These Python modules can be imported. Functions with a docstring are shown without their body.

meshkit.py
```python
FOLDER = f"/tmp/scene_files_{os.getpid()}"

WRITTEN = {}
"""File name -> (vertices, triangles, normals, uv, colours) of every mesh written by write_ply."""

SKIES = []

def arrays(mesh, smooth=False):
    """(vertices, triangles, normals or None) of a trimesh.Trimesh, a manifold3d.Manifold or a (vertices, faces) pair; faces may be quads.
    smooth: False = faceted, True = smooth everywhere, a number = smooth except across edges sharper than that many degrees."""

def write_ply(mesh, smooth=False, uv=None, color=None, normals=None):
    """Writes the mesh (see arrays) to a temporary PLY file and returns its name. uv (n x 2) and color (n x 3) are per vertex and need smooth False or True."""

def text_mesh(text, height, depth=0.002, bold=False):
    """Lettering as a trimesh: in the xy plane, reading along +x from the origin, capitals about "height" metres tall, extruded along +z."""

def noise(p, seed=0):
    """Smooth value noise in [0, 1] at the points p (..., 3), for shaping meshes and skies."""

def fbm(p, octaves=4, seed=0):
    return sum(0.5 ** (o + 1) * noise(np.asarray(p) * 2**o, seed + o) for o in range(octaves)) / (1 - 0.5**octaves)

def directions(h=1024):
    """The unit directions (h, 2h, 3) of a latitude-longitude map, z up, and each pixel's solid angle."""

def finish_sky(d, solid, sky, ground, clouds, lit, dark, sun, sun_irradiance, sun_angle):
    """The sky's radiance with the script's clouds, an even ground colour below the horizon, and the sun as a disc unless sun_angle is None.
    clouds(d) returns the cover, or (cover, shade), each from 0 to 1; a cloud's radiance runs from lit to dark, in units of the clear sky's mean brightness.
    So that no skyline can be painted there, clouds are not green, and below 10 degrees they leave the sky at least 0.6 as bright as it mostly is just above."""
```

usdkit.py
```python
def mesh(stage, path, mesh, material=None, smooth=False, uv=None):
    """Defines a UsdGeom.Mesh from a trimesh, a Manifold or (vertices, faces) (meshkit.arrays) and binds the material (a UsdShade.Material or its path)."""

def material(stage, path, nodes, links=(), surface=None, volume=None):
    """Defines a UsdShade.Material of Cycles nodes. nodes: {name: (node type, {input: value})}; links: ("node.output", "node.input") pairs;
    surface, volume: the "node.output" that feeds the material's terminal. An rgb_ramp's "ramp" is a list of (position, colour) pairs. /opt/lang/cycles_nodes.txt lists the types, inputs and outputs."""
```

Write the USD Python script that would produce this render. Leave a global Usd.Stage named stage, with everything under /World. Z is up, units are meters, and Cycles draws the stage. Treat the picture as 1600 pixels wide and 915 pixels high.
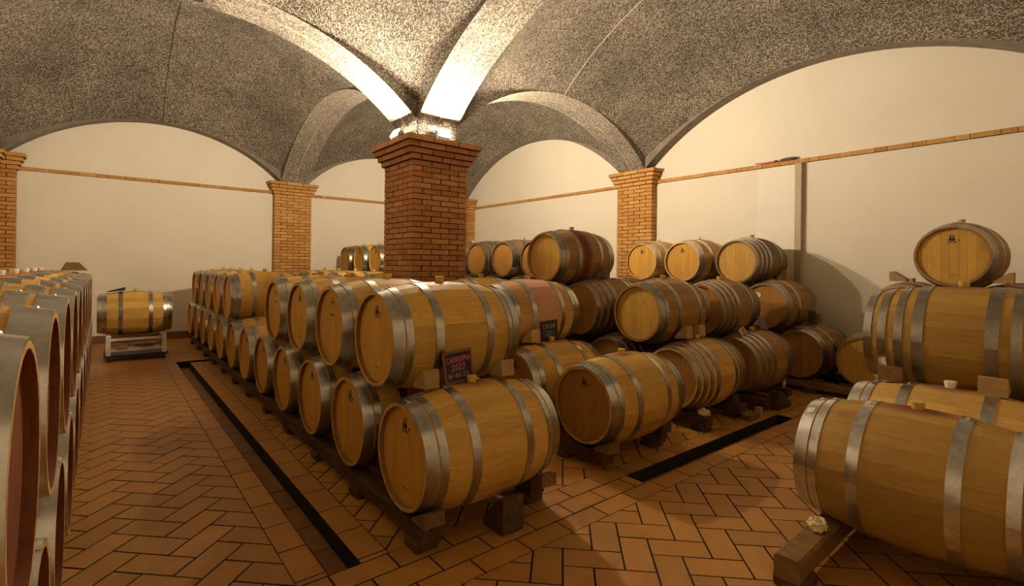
import math, random
import numpy as np
import trimesh
import usdkit, meshkit
from pxr import Usd, UsdGeom, UsdLux, UsdShade, Gf, Sdf, Vt
from shapely.geometry import Polygon, box as sbox
from shapely.ops import unary_union

stage = Usd.Stage.CreateInMemory()
UsdGeom.SetStageUpAxis(stage, 'Z')
UsdGeom.SetStageMetersPerUnit(stage, 1.0)
UsdGeom.Xform.Define(stage, '/World')
UsdGeom.Scope.Define(stage, '/World/Looks')

# ---------------------------------------------------------------- camera, exposure, light levels
CAM_H, YAW, ROLL, FPX, HORIZON = 1.5, math.radians(39.2), math.radians(-0.65), 781.0, 416.5
APERTURE = 36.0
EXPOSURE = 1.12
LAMP = 1800.0                      # radiance of a flood lamp's glass
LAMP_COLOR = (1.0, 0.835, 0.60)


def camera():
    f = np.array([math.sin(YAW), math.cos(YAW), 0.0])
    r = np.array([math.cos(YAW), -math.sin(YAW), 0.0])
    d = np.cross(f, r)
    c, s = math.cos(ROLL), math.sin(ROLL)
    right, down = c * r + s * d, -s * r + c * d
    cam = UsdGeom.Camera.Define(stage, '/World/camera')
    m = Gf.Matrix4d(*right, 0, *(-down), 0, *(-f), 0, 0, 0, CAM_H, 1)
    cam.AddTransformOp().Set(m)
    cam.CreateHorizontalApertureAttr(APERTURE)
    cam.CreateVerticalApertureAttr(APERTURE * 915 / 1600)
    cam.CreateFocalLengthAttr(FPX / 1600 * APERTURE)
    cam.CreateVerticalApertureOffsetAttr((HORIZON - 457.5) / 1600 * APERTURE)
    cam.CreateClippingRangeAttr(Gf.Vec2f(0.02, 200))
    cam.CreateExposureAttr(EXPOSURE)


camera()

# ---------------------------------------------------------------- helpers
USED = {}


def numbered(parent, name):
    k = (parent, name)
    n = USED.get(k, 0)
    USED[k] = n + 1
    return name if n == 0 else f'{name}_{n:03d}'


def tag(o, label=None, cat=None, group=None, kind=None):
    for k, v in (('label', label), ('category', cat), ('group', group), ('kind', kind)):
        if v:
            o.SetCustomDataByKey(k, v)
    return o


def thing(name, label=None, cat=None, loc=(0, 0, 0), rotz=0, group=None, kind=None, tilt=None):
    x = UsdGeom.Xform.Define(stage, '/World/' + numbered('/World', name))
    x.AddTranslateOp().Set(Gf.Vec3d(*map(float, loc)))
    if rotz:
        x.AddRotateZOp().Set(float(rotz))
    if tilt:
        x.AddRotateXOp().Set(float(tilt))
    return tag(x.GetPrim(), label, cat, group, kind)


def obj(name, mesh, mat, parent=None, smooth=False, **kw):
    p = str(parent.GetPath()) if parent is not None else '/World'
    m = usdkit.mesh(stage, f'{p}/{numbered(p, name)}', mesh, M[mat], smooth=smooth)
    return tag(m.GetPrim(), **kw)


def T(v, f):
    return trimesh.Trimesh(np.asarray(v, float), np.asarray(f, int), process=False)


def cat(ms):
    return trimesh.util.concatenate([m for m in ms if m is not None])


BOXF = [[0, 2, 1], [0, 3, 2], [4, 5, 6], [4, 6, 7], [0, 1, 5], [0, 5, 4], [1, 2, 6], [1, 6, 5], [2, 3, 7], [2, 7, 6], [3, 0, 4], [3, 4, 7]]


def bx(x0, x1, y0, y1, z0, z1, jit=0.0, rng=None):
    v = np.array([[x0, y0, z0], [x1, y0, z0], [x1, y1, z0], [x0, y1, z0], [x0, y0, z1], [x1, y0, z1], [x1, y1, z1], [x0, y1, z1]], float)
    if jit:
        v = v + rng.uniform(-jit, jit, v.shape)
    return T(v, BOXF)


def hull(pts):
    return trimesh.convex.convex_hull(np.asarray(pts, float))


def cbox(x0, x1, y0, y1, z0, z1, c=0.006, jit=0.0, rng=None):
    """a box with chamfered edges"""
    P = []
    for sx in (0, 1):
        for sy in (0, 1):
            for sz in (0, 1):
                X, Y, Z = (x0, x1)[sx], (y0, y1)[sy], (z0, z1)[sz]
                dx, dy, dz = (c if sx == 0 else -c), (c if sy == 0 else -c), (c if sz == 0 else -c)
                P += [[X, Y + dy, Z + dz], [X + dx, Y, Z + dz], [X + dx, Y + dy, Z]]
    P = np.array(P)
    if jit:
        P = P + rng.uniform(-jit, jit, P.shape)
    return hull(P)


def xf(m, loc=(0, 0, 0), rx=0, ry=0, rz=0):
    m = m.copy()
    R = trimesh.transformations.euler_matrix(math.radians(rx), math.radians(ry), math.radians(rz))
    R[:3, 3] = loc
    m.apply_transform(R)
    return m


def cyl(r0, r1, h, n=16, cap=0.0):
    """lathe with optional rounded top; base at z=0"""
    prof = [(0, 0), (r0, 0), (r1, h - cap), (r1 - cap, h), (0, h)] if cap else [(0, 0), (r0, 0), (r1, h), (0, h)]
    return trimesh.creation.revolve(np.array(prof), sections=n)


def extrude(poly, z0, z1):
    m = trimesh.creation.extrude_polygon(poly, z1 - z0, engine='earcut')
    m.apply_translation((0, 0, z0))
    return m


def strokes(paths, r=0.004, depth=0.002):
    """chalk strokes: polylines in xy -> flat bars"""
    out = []
    for p in paths:
        p = np.asarray(p, float)
        for a, b in zip(p[:-1], p[1:]):
            d = b - a
            L = np.hypot(*d)
            if L < 1e-6:
                continue
            m = bx(-r * .6, L + r * .6, -r, r, 0, depth)
            out.append(xf(m, (a[0], a[1], 0), rz=math.degrees(math.atan2(d[1], d[0]))))
    return cat(out)


GLYPH = {
    'A': [[(0, 0), (.3, 1), (.6, 0)], [(.12, .38), (.48, .38)]],
    'B': [[(0, 0), (0, 1), (.4, .92), (.45, .7), (.3, .54), (0, .5)], [(.3, .54), (.55, .35), (.45, .08), (0, 0)]],
    'C': [[(.6, .85), (.38, 1), (.12, .85), (0, .5), (.12, .14), (.38, 0), (.62, .15)]],
    'R': [[(0, 0), (0, 1), (.42, .95), (.48, .7), (.35, .52), (0, .5)], [(.25, .5), (.58, 0)]],
    'U': [[(0, 1), (.02, .25), (.22, 0), (.45, .12), (.5, 1)]],
    'M': [[(0, 0), (.08, 1), (.35, .4), (.62, 1), (.7, 0)]],
    'S': [[(.52, .85), (.3, 1), (.06, .82), (.12, .58), (.45, .42), (.5, .15), (.25, 0), (.02, .15)]],
    'N': [[(0, 0), (.02, 1), (.5, 0), (.52, 1)]],
    '0': [[(.25, 0), (.05, .2), (.03, .7), (.22, 1), (.42, .85), (.46, .3), (.25, 0)]],
    '1': [[(.05, .75), (.25, 1), (.25, 0)]],
    '2': [[(.02, .78), (.2, 1), (.43, .85), (.4, .6), (.02, .02), (.5, .02)]],
    '3': [[(.02, .92), (.3, 1), (.42, .76), (.2, .54), (.45, .3), (.28, .02), (.02, .08)]],
    '4': [[(.36, 0), (.36, 1), (.02, .34), (.52, .34)]],
    '6': [[(.42, .95), (.14, .6), (.05, .25), (.22, 0), (.42, .16), (.38, .42), (.1, .38)]],
    '-': [[(.05, .45), (.4, .45)]],
}


def scrawl(text, h, r, x=0, y=0, rng=None, slant=0.0):
    P = []
    for ch in text:
        if ch == ' ':
            x += .4 * h
            continue
        g = GLYPH[ch]
        w = max(q[0] for s in g for q in s)
        dy = rng.uniform(-.07, .07) * h if rng else 0
        for s in g:
            P.append([(x + q[0] * h + slant * q[1] * h, y + dy + q[1] * h) for q in s])
        x += (w + .24) * h
    return P


ORD = ['first', 'second', 'third', 'fourth', 'fifth', 'sixth', 'seventh', 'eighth', 'ninth', 'tenth', 'eleventh', 'twelfth', 'thirteenth']

# ---------------------------------------------------------------- materials
M = {}


def mat(name, nodes, links, surface='p.BSDF'):
    M[name] = usdkit.material(stage, f'/World/Looks/{name}', nodes, links, surface=surface)


def wood(name, dark, light, rough=0.58, scale=(2.2, 26, 26), var=0.20, stain=None, bump=0.12, rnd=True, grime=0.36, spec=0.22):
    """grain along the local x axis; each stave or plank a little different. stain = (colour, centre, stretch, size)"""
    n = {'tc': ('texture_coordinate', {}), 'g': ('geometry', {}), 'oi': ('object_info', {}),
         'sh': ('math', {'math_type': 'multiply', 'value2': 17.3}),
         'isl': ('math', {'math_type': 'multiply', 'value2': 31.7}),
         'sum': ('math', {'math_type': 'add'}),
         'off': ('combine_xyz', {}),
         'pos': ('vector_math', {'math_type': 'add'}),
         'map': ('mapping', {'scale': scale}),
         'nz': ('noise_texture', {'scale': 3.2, 'detail': 5, 'roughness': 0.62, 'distortion': 0.4}),
         'rp': ('rgb_ramp', {'ramp': [(0.28, dark), (0.72, light)]}),
         'fr': ('math', {'math_type': 'fraction'}),
         'vr': ('map_range', {'from_min': 0, 'from_max': 1, 'to_min': 1 - var, 'to_max': 1 + var * .6}),
         'hs': ('hsv', {'hue': 0.5, 'saturation': 1.0, 'fac': 1.0}),
         'gn': ('noise_texture', {'scale': 4.5, 'detail': 4, 'roughness': 0.6}),
         'gr': ('map_range', {'from_min': 0.56, 'from_max': 0.78, 'to_min': 0.0, 'to_max': grime, 'clamp': True}),
         'gm': ('mix', {'mix_type': 'mix', 'color2': tuple(c * .35 for c in dark)}),
         'b': ('bump', {'strength': bump, 'distance': 0.004}),
         'rr': ('map_range', {'from_min': 0.2, 'from_max': 0.8, 'to_min': rough - .08, 'to_max': rough + .1}),
         'p': ('principled_bsdf', {'specular_ior_level': spec})}
    l = [('oi.random', 'sh.value1'), ('g.random_per_island', 'isl.value1'), ('sh.value', 'sum.value1'), ('isl.value', 'sum.value2'),
         ('sum.value', 'off.x'), ('sum.value', 'off.y'), ('tc.object', 'pos.vector1'), ('off.vector', 'pos.vector2'), ('pos.vector', 'map.vector'),
         ('map.vector', 'nz.vector'), ('nz.fac', 'rp.fac'), ('sum.value', 'fr.value1'), ('fr.value', 'vr.value'), ('vr.result', 'hs.value'), ('rp.color', 'hs.color'),
         ('pos.vector', 'gn.vector'), ('gn.fac', 'gr.value'), ('gr.result', 'gm.fac'), ('hs.color', 'gm.color1'),
         ('nz.fac', 'b.height'), ('b.normal', 'p.normal'), ('nz.fac', 'rr.value'), ('rr.result', 'p.roughness')]
    last = 'gm.color'
    if stain:
        col, centre, stretch, size = stain
        n |= {'sm': ('mapping', {'location': tuple(-c * s for c, s in zip(centre, stretch)), 'scale': stretch}),
              'sl': ('vector_math', {'math_type': 'length'}),
              'sn': ('noise_texture', {'scale': 6.0, 'detail': 4}),
              'sa': ('math', {'math_type': 'multiply_add', 'value2': size * .9, 'value3': -size * .45}),
              'sd': ('math', {'math_type': 'add'}),
              'sr': ('map_range', {'from_min': size * .35, 'from_max': size, 'to_min': 0.85, 'to_max': 0.0, 'clamp': True}),
              'sx': ('mix', {'mix_type': 'mix', 'color2': col})}
        l += [('tc.object', 'sm.vector'), ('sm.vector', 'sl.vector1'), ('tc.object', 'sn.vector'), ('sn.fac', 'sa.value1'), ('sl.value', 'sd.value1'), ('sa.value', 'sd.value2'),
              ('sd.value', 'sr.value'), ('sr.result', 'sx.fac'), (last, 'sx.color1')]
        last = 'sx.color'
    l.append((last, 'p.base_color'))
    mat(name, n, l)


OAK_D, OAK_L = (0.50, 0.270, 0.050), (0.66, 0.40, 0.090)
wood('oak', OAK_D, OAK_L)
wood('oak_bung', OAK_D, OAK_L, stain=((0.20, 0.055, 0.045), (0, 0, 0.69), (1.0, 1.6, 1.2), 0.16))
wood('oak_mid', (0.34, 0.185, 0.040), (0.47, 0.275, 0.065), grime=.45, stain=((0.20, 0.05, 0.04), (0, 0, 0.69), (1.0, 1.6, 1.2), 0.18))
wood('oak_pale', (0.54, 0.31, 0.075), (0.70, 0.44, 0.13), stain=((0.24, 0.07, 0.05), (0, 0, 0.69), (1.0, 1.6, 1.2), 0.17))
wood('oak_pink', (0.48, 0.24, 0.075), (0.62, 0.35, 0.12), stain=((0.58, 0.27, 0.23), (0, 0, 0.60), (1.9, .75, .75), 0.42))
wood('oak_brown', (0.26, 0.125, 0.026), (0.40, 0.215, 0.055), grime=.4, stain=((0.14, 0.04, 0.03), (0, 0, 0.69), (1.0, 1.6, 1.2), 0.16))
wood('oak_red', (0.24, 0.115, 0.036), (0.38, 0.20, 0.07), grime=.4, stain=((0.12, 0.010, 0.010), (-.075, 0, 0.50), (4.6, .22, .22), 0.50))
wood('oak_dark', (0.15, 0.08, 0.030), (0.25, 0.145, 0.06), grime=.45)
wood('head_oak', (0.50, 0.255, 0.035), (0.64, 0.35, 0.065), scale=(26, 26, 2.2), var=.10)
wood('head_brown', (0.30, 0.135, 0.025), (0.42, 0.21, 0.045), scale=(26, 26, 2.2), var=.10, grime=.4)
wood('head_amber', (0.45, 0.24, 0.045), (0.58, 0.34, 0.07), scale=(26, 26, 2.2), var=.10, grime=.5)
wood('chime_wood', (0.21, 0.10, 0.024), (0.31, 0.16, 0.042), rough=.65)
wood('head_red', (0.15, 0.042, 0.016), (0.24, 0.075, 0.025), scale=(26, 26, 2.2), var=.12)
wood('beam_wood', (0.05, 0.026, 0.010), (0.14, 0.075, 0.030), rough=.75, scale=(12, 3, 12), bump=.6, grime=.5)
wood('block_wood', (0.15, 0.08, 0.028), (0.28, 0.16, 0.06), rough=.7, scale=(12, 3, 12), bump=.3)
wood('wedge_wood', (0.38, 0.22, 0.085), (0.52, 0.32, 0.13), rough=.65, scale=(3, 14, 14), bump=.2)
wood('frame_wood', (0.16, 0.07, 0.035), (0.26, 0.12, 0.06), rough=.6, scale=(4, 20, 20))


def simple(name, color, rough=.5, metallic=0.0, noise=0.0, nscale=20.0, bump=0.0, spec=.5, bdist=0.003):
    n = {'p': ('principled_bsdf', {'base_color': color, 'roughness': rough, 'metallic': metallic, 'specular_ior_level': spec})}
    l = []
    if noise or bump:
        n |= {'tc': ('texture_coordinate', {}), 'nz': ('noise_texture', {'scale': nscale, 'detail': 5, 'roughness': .65})}
        l += [('tc.object', 'nz.vector')]
    if noise:
        n |= {'rp': ('rgb_ramp', {'ramp': [(.3, tuple(c * (1 - noise) for c in color)), (.7, tuple(min(1, c * (1 + noise)) for c in color))]})}
        l += [('nz.fac', 'rp.fac'), ('rp.color', 'p.base_color')]
    if bump:
        n |= {'b': ('bump', {'strength': bump, 'distance': bdist})}
        l += [('nz.fac', 'b.height'), ('b.normal', 'p.normal')]
    mat(name, n, l)


def metal(name, a, b, rough):
    mat(name, {'tc': ('texture_coordinate', {}), 'nz': ('noise_texture', {'scale': 16, 'detail': 5, 'roughness': .6}), 'n2': ('noise_texture', {'scale': 60, 'detail': 3}),
               'rp': ('rgb_ramp', {'ramp': [(.3, a), (.7, b)]}), 'rr': ('map_range', {'from_min': .3, 'from_max': .7, 'to_min': rough - .02, 'to_max': rough + .03}),
               'b': ('bump', {'strength': .02, 'distance': .001}), 'p': ('principled_bsdf', {'metallic': .95})},
        [('tc.object', 'nz.vector'), ('tc.object', 'n2.vector'), ('nz.fac', 'rp.fac'), ('rp.color', 'p.base_color'), ('nz.fac', 'rr.value'), ('rr.result', 'p.roughness'), ('n2.fac', 'b.height'), ('b.normal', 'p.normal')])


metal('steel', (0.40, 0.372, 0.315), (0.46, 0.432, 0.37), .29)
metal('steel_bright', (0.56, 0.535, 0.48), (0.62, 0.595, 0.54), .28)
metal('steel_old', (0.31, 0.275, 0.215), (0.37, 0.335, 0.27), .34)
simple('bung_yellow', (0.62, 0.40, 0.06), .45)
simple('bung_white', (0.80, 0.72, 0.60), .45)
simple('bung_cork', (0.50, 0.33, 0.15), .7, noise=.25, nscale=60)
simple('stamp_ink', (0.035, 0.02, 0.012), .8)
simple('stamp_soft', (0.23, 0.115, 0.03), .7)
simple('sticker', (0.80, 0.70, 0.36), .5)
simple('slate', (0.030, 0.024, 0.022), .75, noise=.5, nscale=18)
simple('slate_grey', (0.12, 0.115, 0.12), .7, noise=.35, nscale=14)
simple('chalk_pink', (0.62, 0.13, 0.24), .9)
simple('chalk_pale', (0.42, 0.22, 0.24), .9)
simple('chalk_white', (0.30, 0.28, 0.27), .9)
simple('foil', (0.75, 0.58, 0.32), .35, noise=.3, nscale=30, bump=.5)
simple('paper_wad', (0.75, 0.58, 0.30), .8, noise=.35, nscale=22, bump=.6)
simple('white_paint', (0.74, 0.69, 0.60), .45, noise=.12, nscale=9)
simple('black_steel', (0.022, 0.02, 0.02), .5)
simple('red_plastic', (0.50, 0.035, 0.03), .4)
simple('grey_cloth', (0.09, 0.085, 0.075), .9, noise=.4, nscale=30)
simple('conduit_paint', (0.42, 0.33, 0.21), .55, noise=.1, nscale=6)
simple('lamp_body', (0.05, 0.05, 0.05), .5)
simple('mortar', (0.075, 0.036, 0.016), .95, noise=.3, nscale=40, bump=.5)
simple('grout', (0.012, 0.007, 0.004), .95)
simple('skirting', (0.20, 0.085, 0.04), .55, noise=.2, nscale=8)
simple('cellar_dark', (0.10, 0.075, 0.05), .9)
simple('patch_plaster', (0.80, 0.74, 0.64), .8, noise=.03, nscale=3, bump=.04)
mat('lamp_glow', {'e': ('emission', {'color': LAMP_COLOR, 'strength': LAMP})}, [], surface='e.emission')


def brick_mat(name, cols, rough=.8):
    mat(name, {'tc': ('texture_coordinate', {}), 'g': ('geometry', {}), 'oi': ('object_info', {}),
               'isl': ('math', {'math_type': 'multiply', 'value2': 7.7}), 'sum': ('math', {'math_type': 'add'}), 'fr': ('math', {'math_type': 'fraction'}),
               'nz': ('noise_texture', {'scale': 22, 'detail': 5, 'roughness': .7}), 'nb': ('noise_texture', {'scale': 90, 'detail': 3}),
               'rp': ('rgb_ramp', {'ramp': [(0, cols[0]), (.5, cols[1]), (1, cols[2])]}),
               'nr': ('map_range', {'from_min': .3, 'from_max': .7, 'to_min': .78, 'to_max': 1.15}), 'hs': ('hsv', {}),
               'b': ('bump', {'strength': .5, 'distance': .004}), 'p': ('principled_bsdf', {'roughness': rough, 'specular_ior_level': .3})},
        [('tc.object', 'nz.vector'), ('tc.object', 'nb.vector'), ('g.random_per_island', 'isl.value1'), ('oi.random', 'sum.value1'), ('isl.value', 'sum.value2'), ('sum.value', 'fr.value1'), ('fr.value', 'rp.fac'),
         ('nz.fac', 'nr.value'), ('nr.result', 'hs.value'), ('rp.color', 'hs.color'), ('hs.color', 'p.base_color'), ('nb.fac', 'b.height'), ('b.normal', 'p.normal')])


brick_mat('brick', [(0.42, 0.185, 0.066), (0.50, 0.225, 0.08), (0.58, 0.275, 0.105)])
brick_mat('brick_amber', [(0.46, 0.215, 0.050), (0.53, 0.265, 0.065), (0.58, 0.315, 0.095)])

def terracotta(name, cols):
  mat(name, {'tc': ('texture_coordinate', {}), 'g': ('geometry', {}), 'oi': ('object_info', {}),
                   'isl': ('math', {'math_type': 'multiply', 'value2': 7.7}), 'sum': ('math', {'math_type': 'add'}), 'fr': ('math', {'math_type': 'fraction'}),
                   'nz': ('noise_texture', {'scale': 7, 'detail': 6, 'roughness': .65}), 'nf': ('noise_texture', {'scale': 55, 'detail': 4}),
                   'rp': ('rgb_ramp', {'ramp': [(.25, cols[0]), (.5, cols[1]), (.78, cols[2])]}),
                   'vr': ('map_range', {'to_min': .86, 'to_max': 1.1}), 'hs': ('hsv', {}),
                   'rr': ('map_range', {'from_min': .3, 'from_max': .7, 'to_min': .38, 'to_max': .6}),
                   'b': ('bump', {'strength': .18, 'distance': .003}), 'p': ('principled_bsdf', {'specular_ior_level': .4})},
    [('tc.object', 'nz.vector'), ('tc.object', 'nf.vector'), ('nz.fac', 'rp.fac'), ('g.random_per_island', 'isl.value1'), ('oi.random', 'sum.value1'), ('isl.value', 'sum.value2'), ('sum.value', 'fr.value1'),
     ('fr.value', 'vr.value'), ('vr.result', 'hs.value'), ('rp.color', 'hs.color'), ('hs.color', 'p.base_color'), ('nz.fac', 'rr.value'), ('rr.result', 'p.roughness'), ('nf.fac', 'b.height'), ('b.normal', 'p.normal')])

terracotta('terracotta', [(0.36, 0.152, 0.027), (0.44, 0.200, 0.038), (0.52, 0.258, 0.060)])
terracotta('terracotta_wet', [(0.17, 0.065, 0.014), (0.22, 0.09, 0.020), (0.27, 0.12, 0.028)])

# pebbledash vaults: dark mortar with light grit
def pebbledash(name, ramp):
  mat(name, {'g': ('geometry', {}), 'v': ('voronoi_texture', {'scale': 80, 'feature': 'f1', 'randomness': 1.0}), 'nz': ('noise_texture', {'scale': 1.1, 'detail': 5, 'roughness': .6}),
                   'bw': ('rgb_to_bw', {}), 'rp': ('rgb_ramp', {'ramp': ramp}),
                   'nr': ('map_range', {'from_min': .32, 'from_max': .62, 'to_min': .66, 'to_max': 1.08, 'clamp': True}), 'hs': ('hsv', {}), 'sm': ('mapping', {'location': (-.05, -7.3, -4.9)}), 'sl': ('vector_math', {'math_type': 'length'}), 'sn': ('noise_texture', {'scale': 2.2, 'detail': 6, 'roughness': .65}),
                   'sa': ('math', {'math_type': 'multiply_add', 'value2': 2.6, 'value3': -1.3}), 'sd': ('math', {'math_type': 'add'}), 'sr': ('map_range', {'from_min': .9, 'from_max': 1.9, 'to_min': .42, 'to_max': 1.0, 'clamp': True}), 'sv': ('math', {'math_type': 'multiply'}),  # dark blotches on the left back vault: stains, plus light falloff painted in
                   'b': ('bump', {'strength': 1.0, 'distance': .009, 'invert': True}), 'p': ('principled_bsdf', {'roughness': .85, 'specular_ior_level': .3})},
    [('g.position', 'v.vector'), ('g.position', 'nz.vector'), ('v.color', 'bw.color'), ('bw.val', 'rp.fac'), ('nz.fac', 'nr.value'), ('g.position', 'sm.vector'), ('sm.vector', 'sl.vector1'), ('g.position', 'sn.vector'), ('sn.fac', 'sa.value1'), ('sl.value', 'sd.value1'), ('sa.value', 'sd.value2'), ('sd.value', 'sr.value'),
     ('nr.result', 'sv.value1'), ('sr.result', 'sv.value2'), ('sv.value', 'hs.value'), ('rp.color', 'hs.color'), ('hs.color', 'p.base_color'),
     ('v.distance', 'b.height'), ('b.normal', 'p.normal')])


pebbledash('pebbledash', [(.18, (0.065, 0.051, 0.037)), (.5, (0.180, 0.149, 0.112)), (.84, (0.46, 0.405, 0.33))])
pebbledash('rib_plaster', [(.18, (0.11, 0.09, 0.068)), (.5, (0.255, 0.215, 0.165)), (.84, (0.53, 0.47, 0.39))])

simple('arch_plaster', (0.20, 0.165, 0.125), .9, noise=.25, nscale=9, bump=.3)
simple('joint_dark', (0.06, 0.045, 0.025), .9)
simple('joint_pale', (0.42, 0.37, 0.30), .9)

# plaster walls: smooth above the brick course, rough cast below it
mat('plaster', {'g': ('geometry', {}), 'sx': ('separate_xyz', {}), 'nz': ('noise_texture', {'scale': .9, 'detail': 6, 'roughness': .6}), 'nf': ('noise_texture', {'scale': 38, 'detail': 4, 'roughness': .6}),
                'rp': ('rgb_ramp', {'ramp': [(.25, (0.72, 0.65, 0.535)), (.5, (0.76, 0.69, 0.575)), (.8, (0.785, 0.72, 0.605))]}),
                'lt': ('math', {'math_type': 'less_than', 'value2': 3.06}), 'st': ('math', {'math_type': 'multiply_add', 'value2': .5, 'value3': .06}),
                'b': ('bump', {'distance': .006}), 'p': ('principled_bsdf', {'roughness': .85, 'specular_ior_level': .25})},
    [('g.position', 'sx.vector'), ('sx.z', 'lt.value1'), ('lt.value', 'st.value1'), ('st.value', 'b.strength'), ('g.position', 'nz.vector'), ('g.position', 'nf.vector'), ('nz.fac', 'rp.fac'), ('rp.color', 'p.base_color'),
     ('nf.fac', 'b.height'), ('b.normal', 'p.normal')])

# ---------------------------------------------------------------- room dimensions
XL, XR, YF, YB = -1.54, 7.84, -0.30, 11.92
CX0, CX1, CY0, CY1 = 2.877, 3.66, 5.44, 6.225         # the brick column
CXM, CYM = (CX0 + CX1) / 2, (CY0 + CY1) / 2
RIB = 0.29                                             # half width of a rib
ZS = 3.31                                              # springing of the vaults
RISE_X, RISE_Y = 0.88, 1.13
BAYX = [(-1.30, CXM - RIB), (CXM + RIB, 7.62)]
BAYY = [(-0.10, CYM - RIB), (CYM + RIB, 11.65)]


def arc(t, a, b, rise):
    h = (b - a) / 2
    R = (h * h + rise * rise) / (2 * rise)
    d = np.clip(t - (a + b) / 2, -h, h)
    return np.sqrt(R * R - d * d) - (R - rise)


def vault_z(U, V, xa, xb, ya, yb):
    """height above the springing; low down the shell lies behind its ribs, at the crowns flush with them"""
    a, b = arc(U, xa, xb, RISE_X), arc(V, ya, yb, RISE_Y)
    return a + b + .20 * np.clip(1 - a / RISE_X, 0, 1) ** 1.4 * np.clip(1 - b / RISE_Y, 0, 1) ** 1.4


def grid(us, vs, fn):
    U, V = np.meshgrid(us, vs, indexing='ij')
    P = fn(U, V).reshape(-1, 3)
    n, m = len(us), len(vs)
    i, j = np.meshgrid(np.arange(n - 1), np.arange(m - 1), indexing='ij')
    a = (i * m + j).ravel()
    q = np.stack([a, a + m, a + m + 1, a + 1], 1)
    return T(P, np.vstack([q[:, [0, 1, 2]], q[:, [0, 2, 3]]]))


def cosine(a, b, n):
    return a + (b - a) * (1 - np.cos(np.linspace(0, np.pi, n))) / 2


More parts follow.
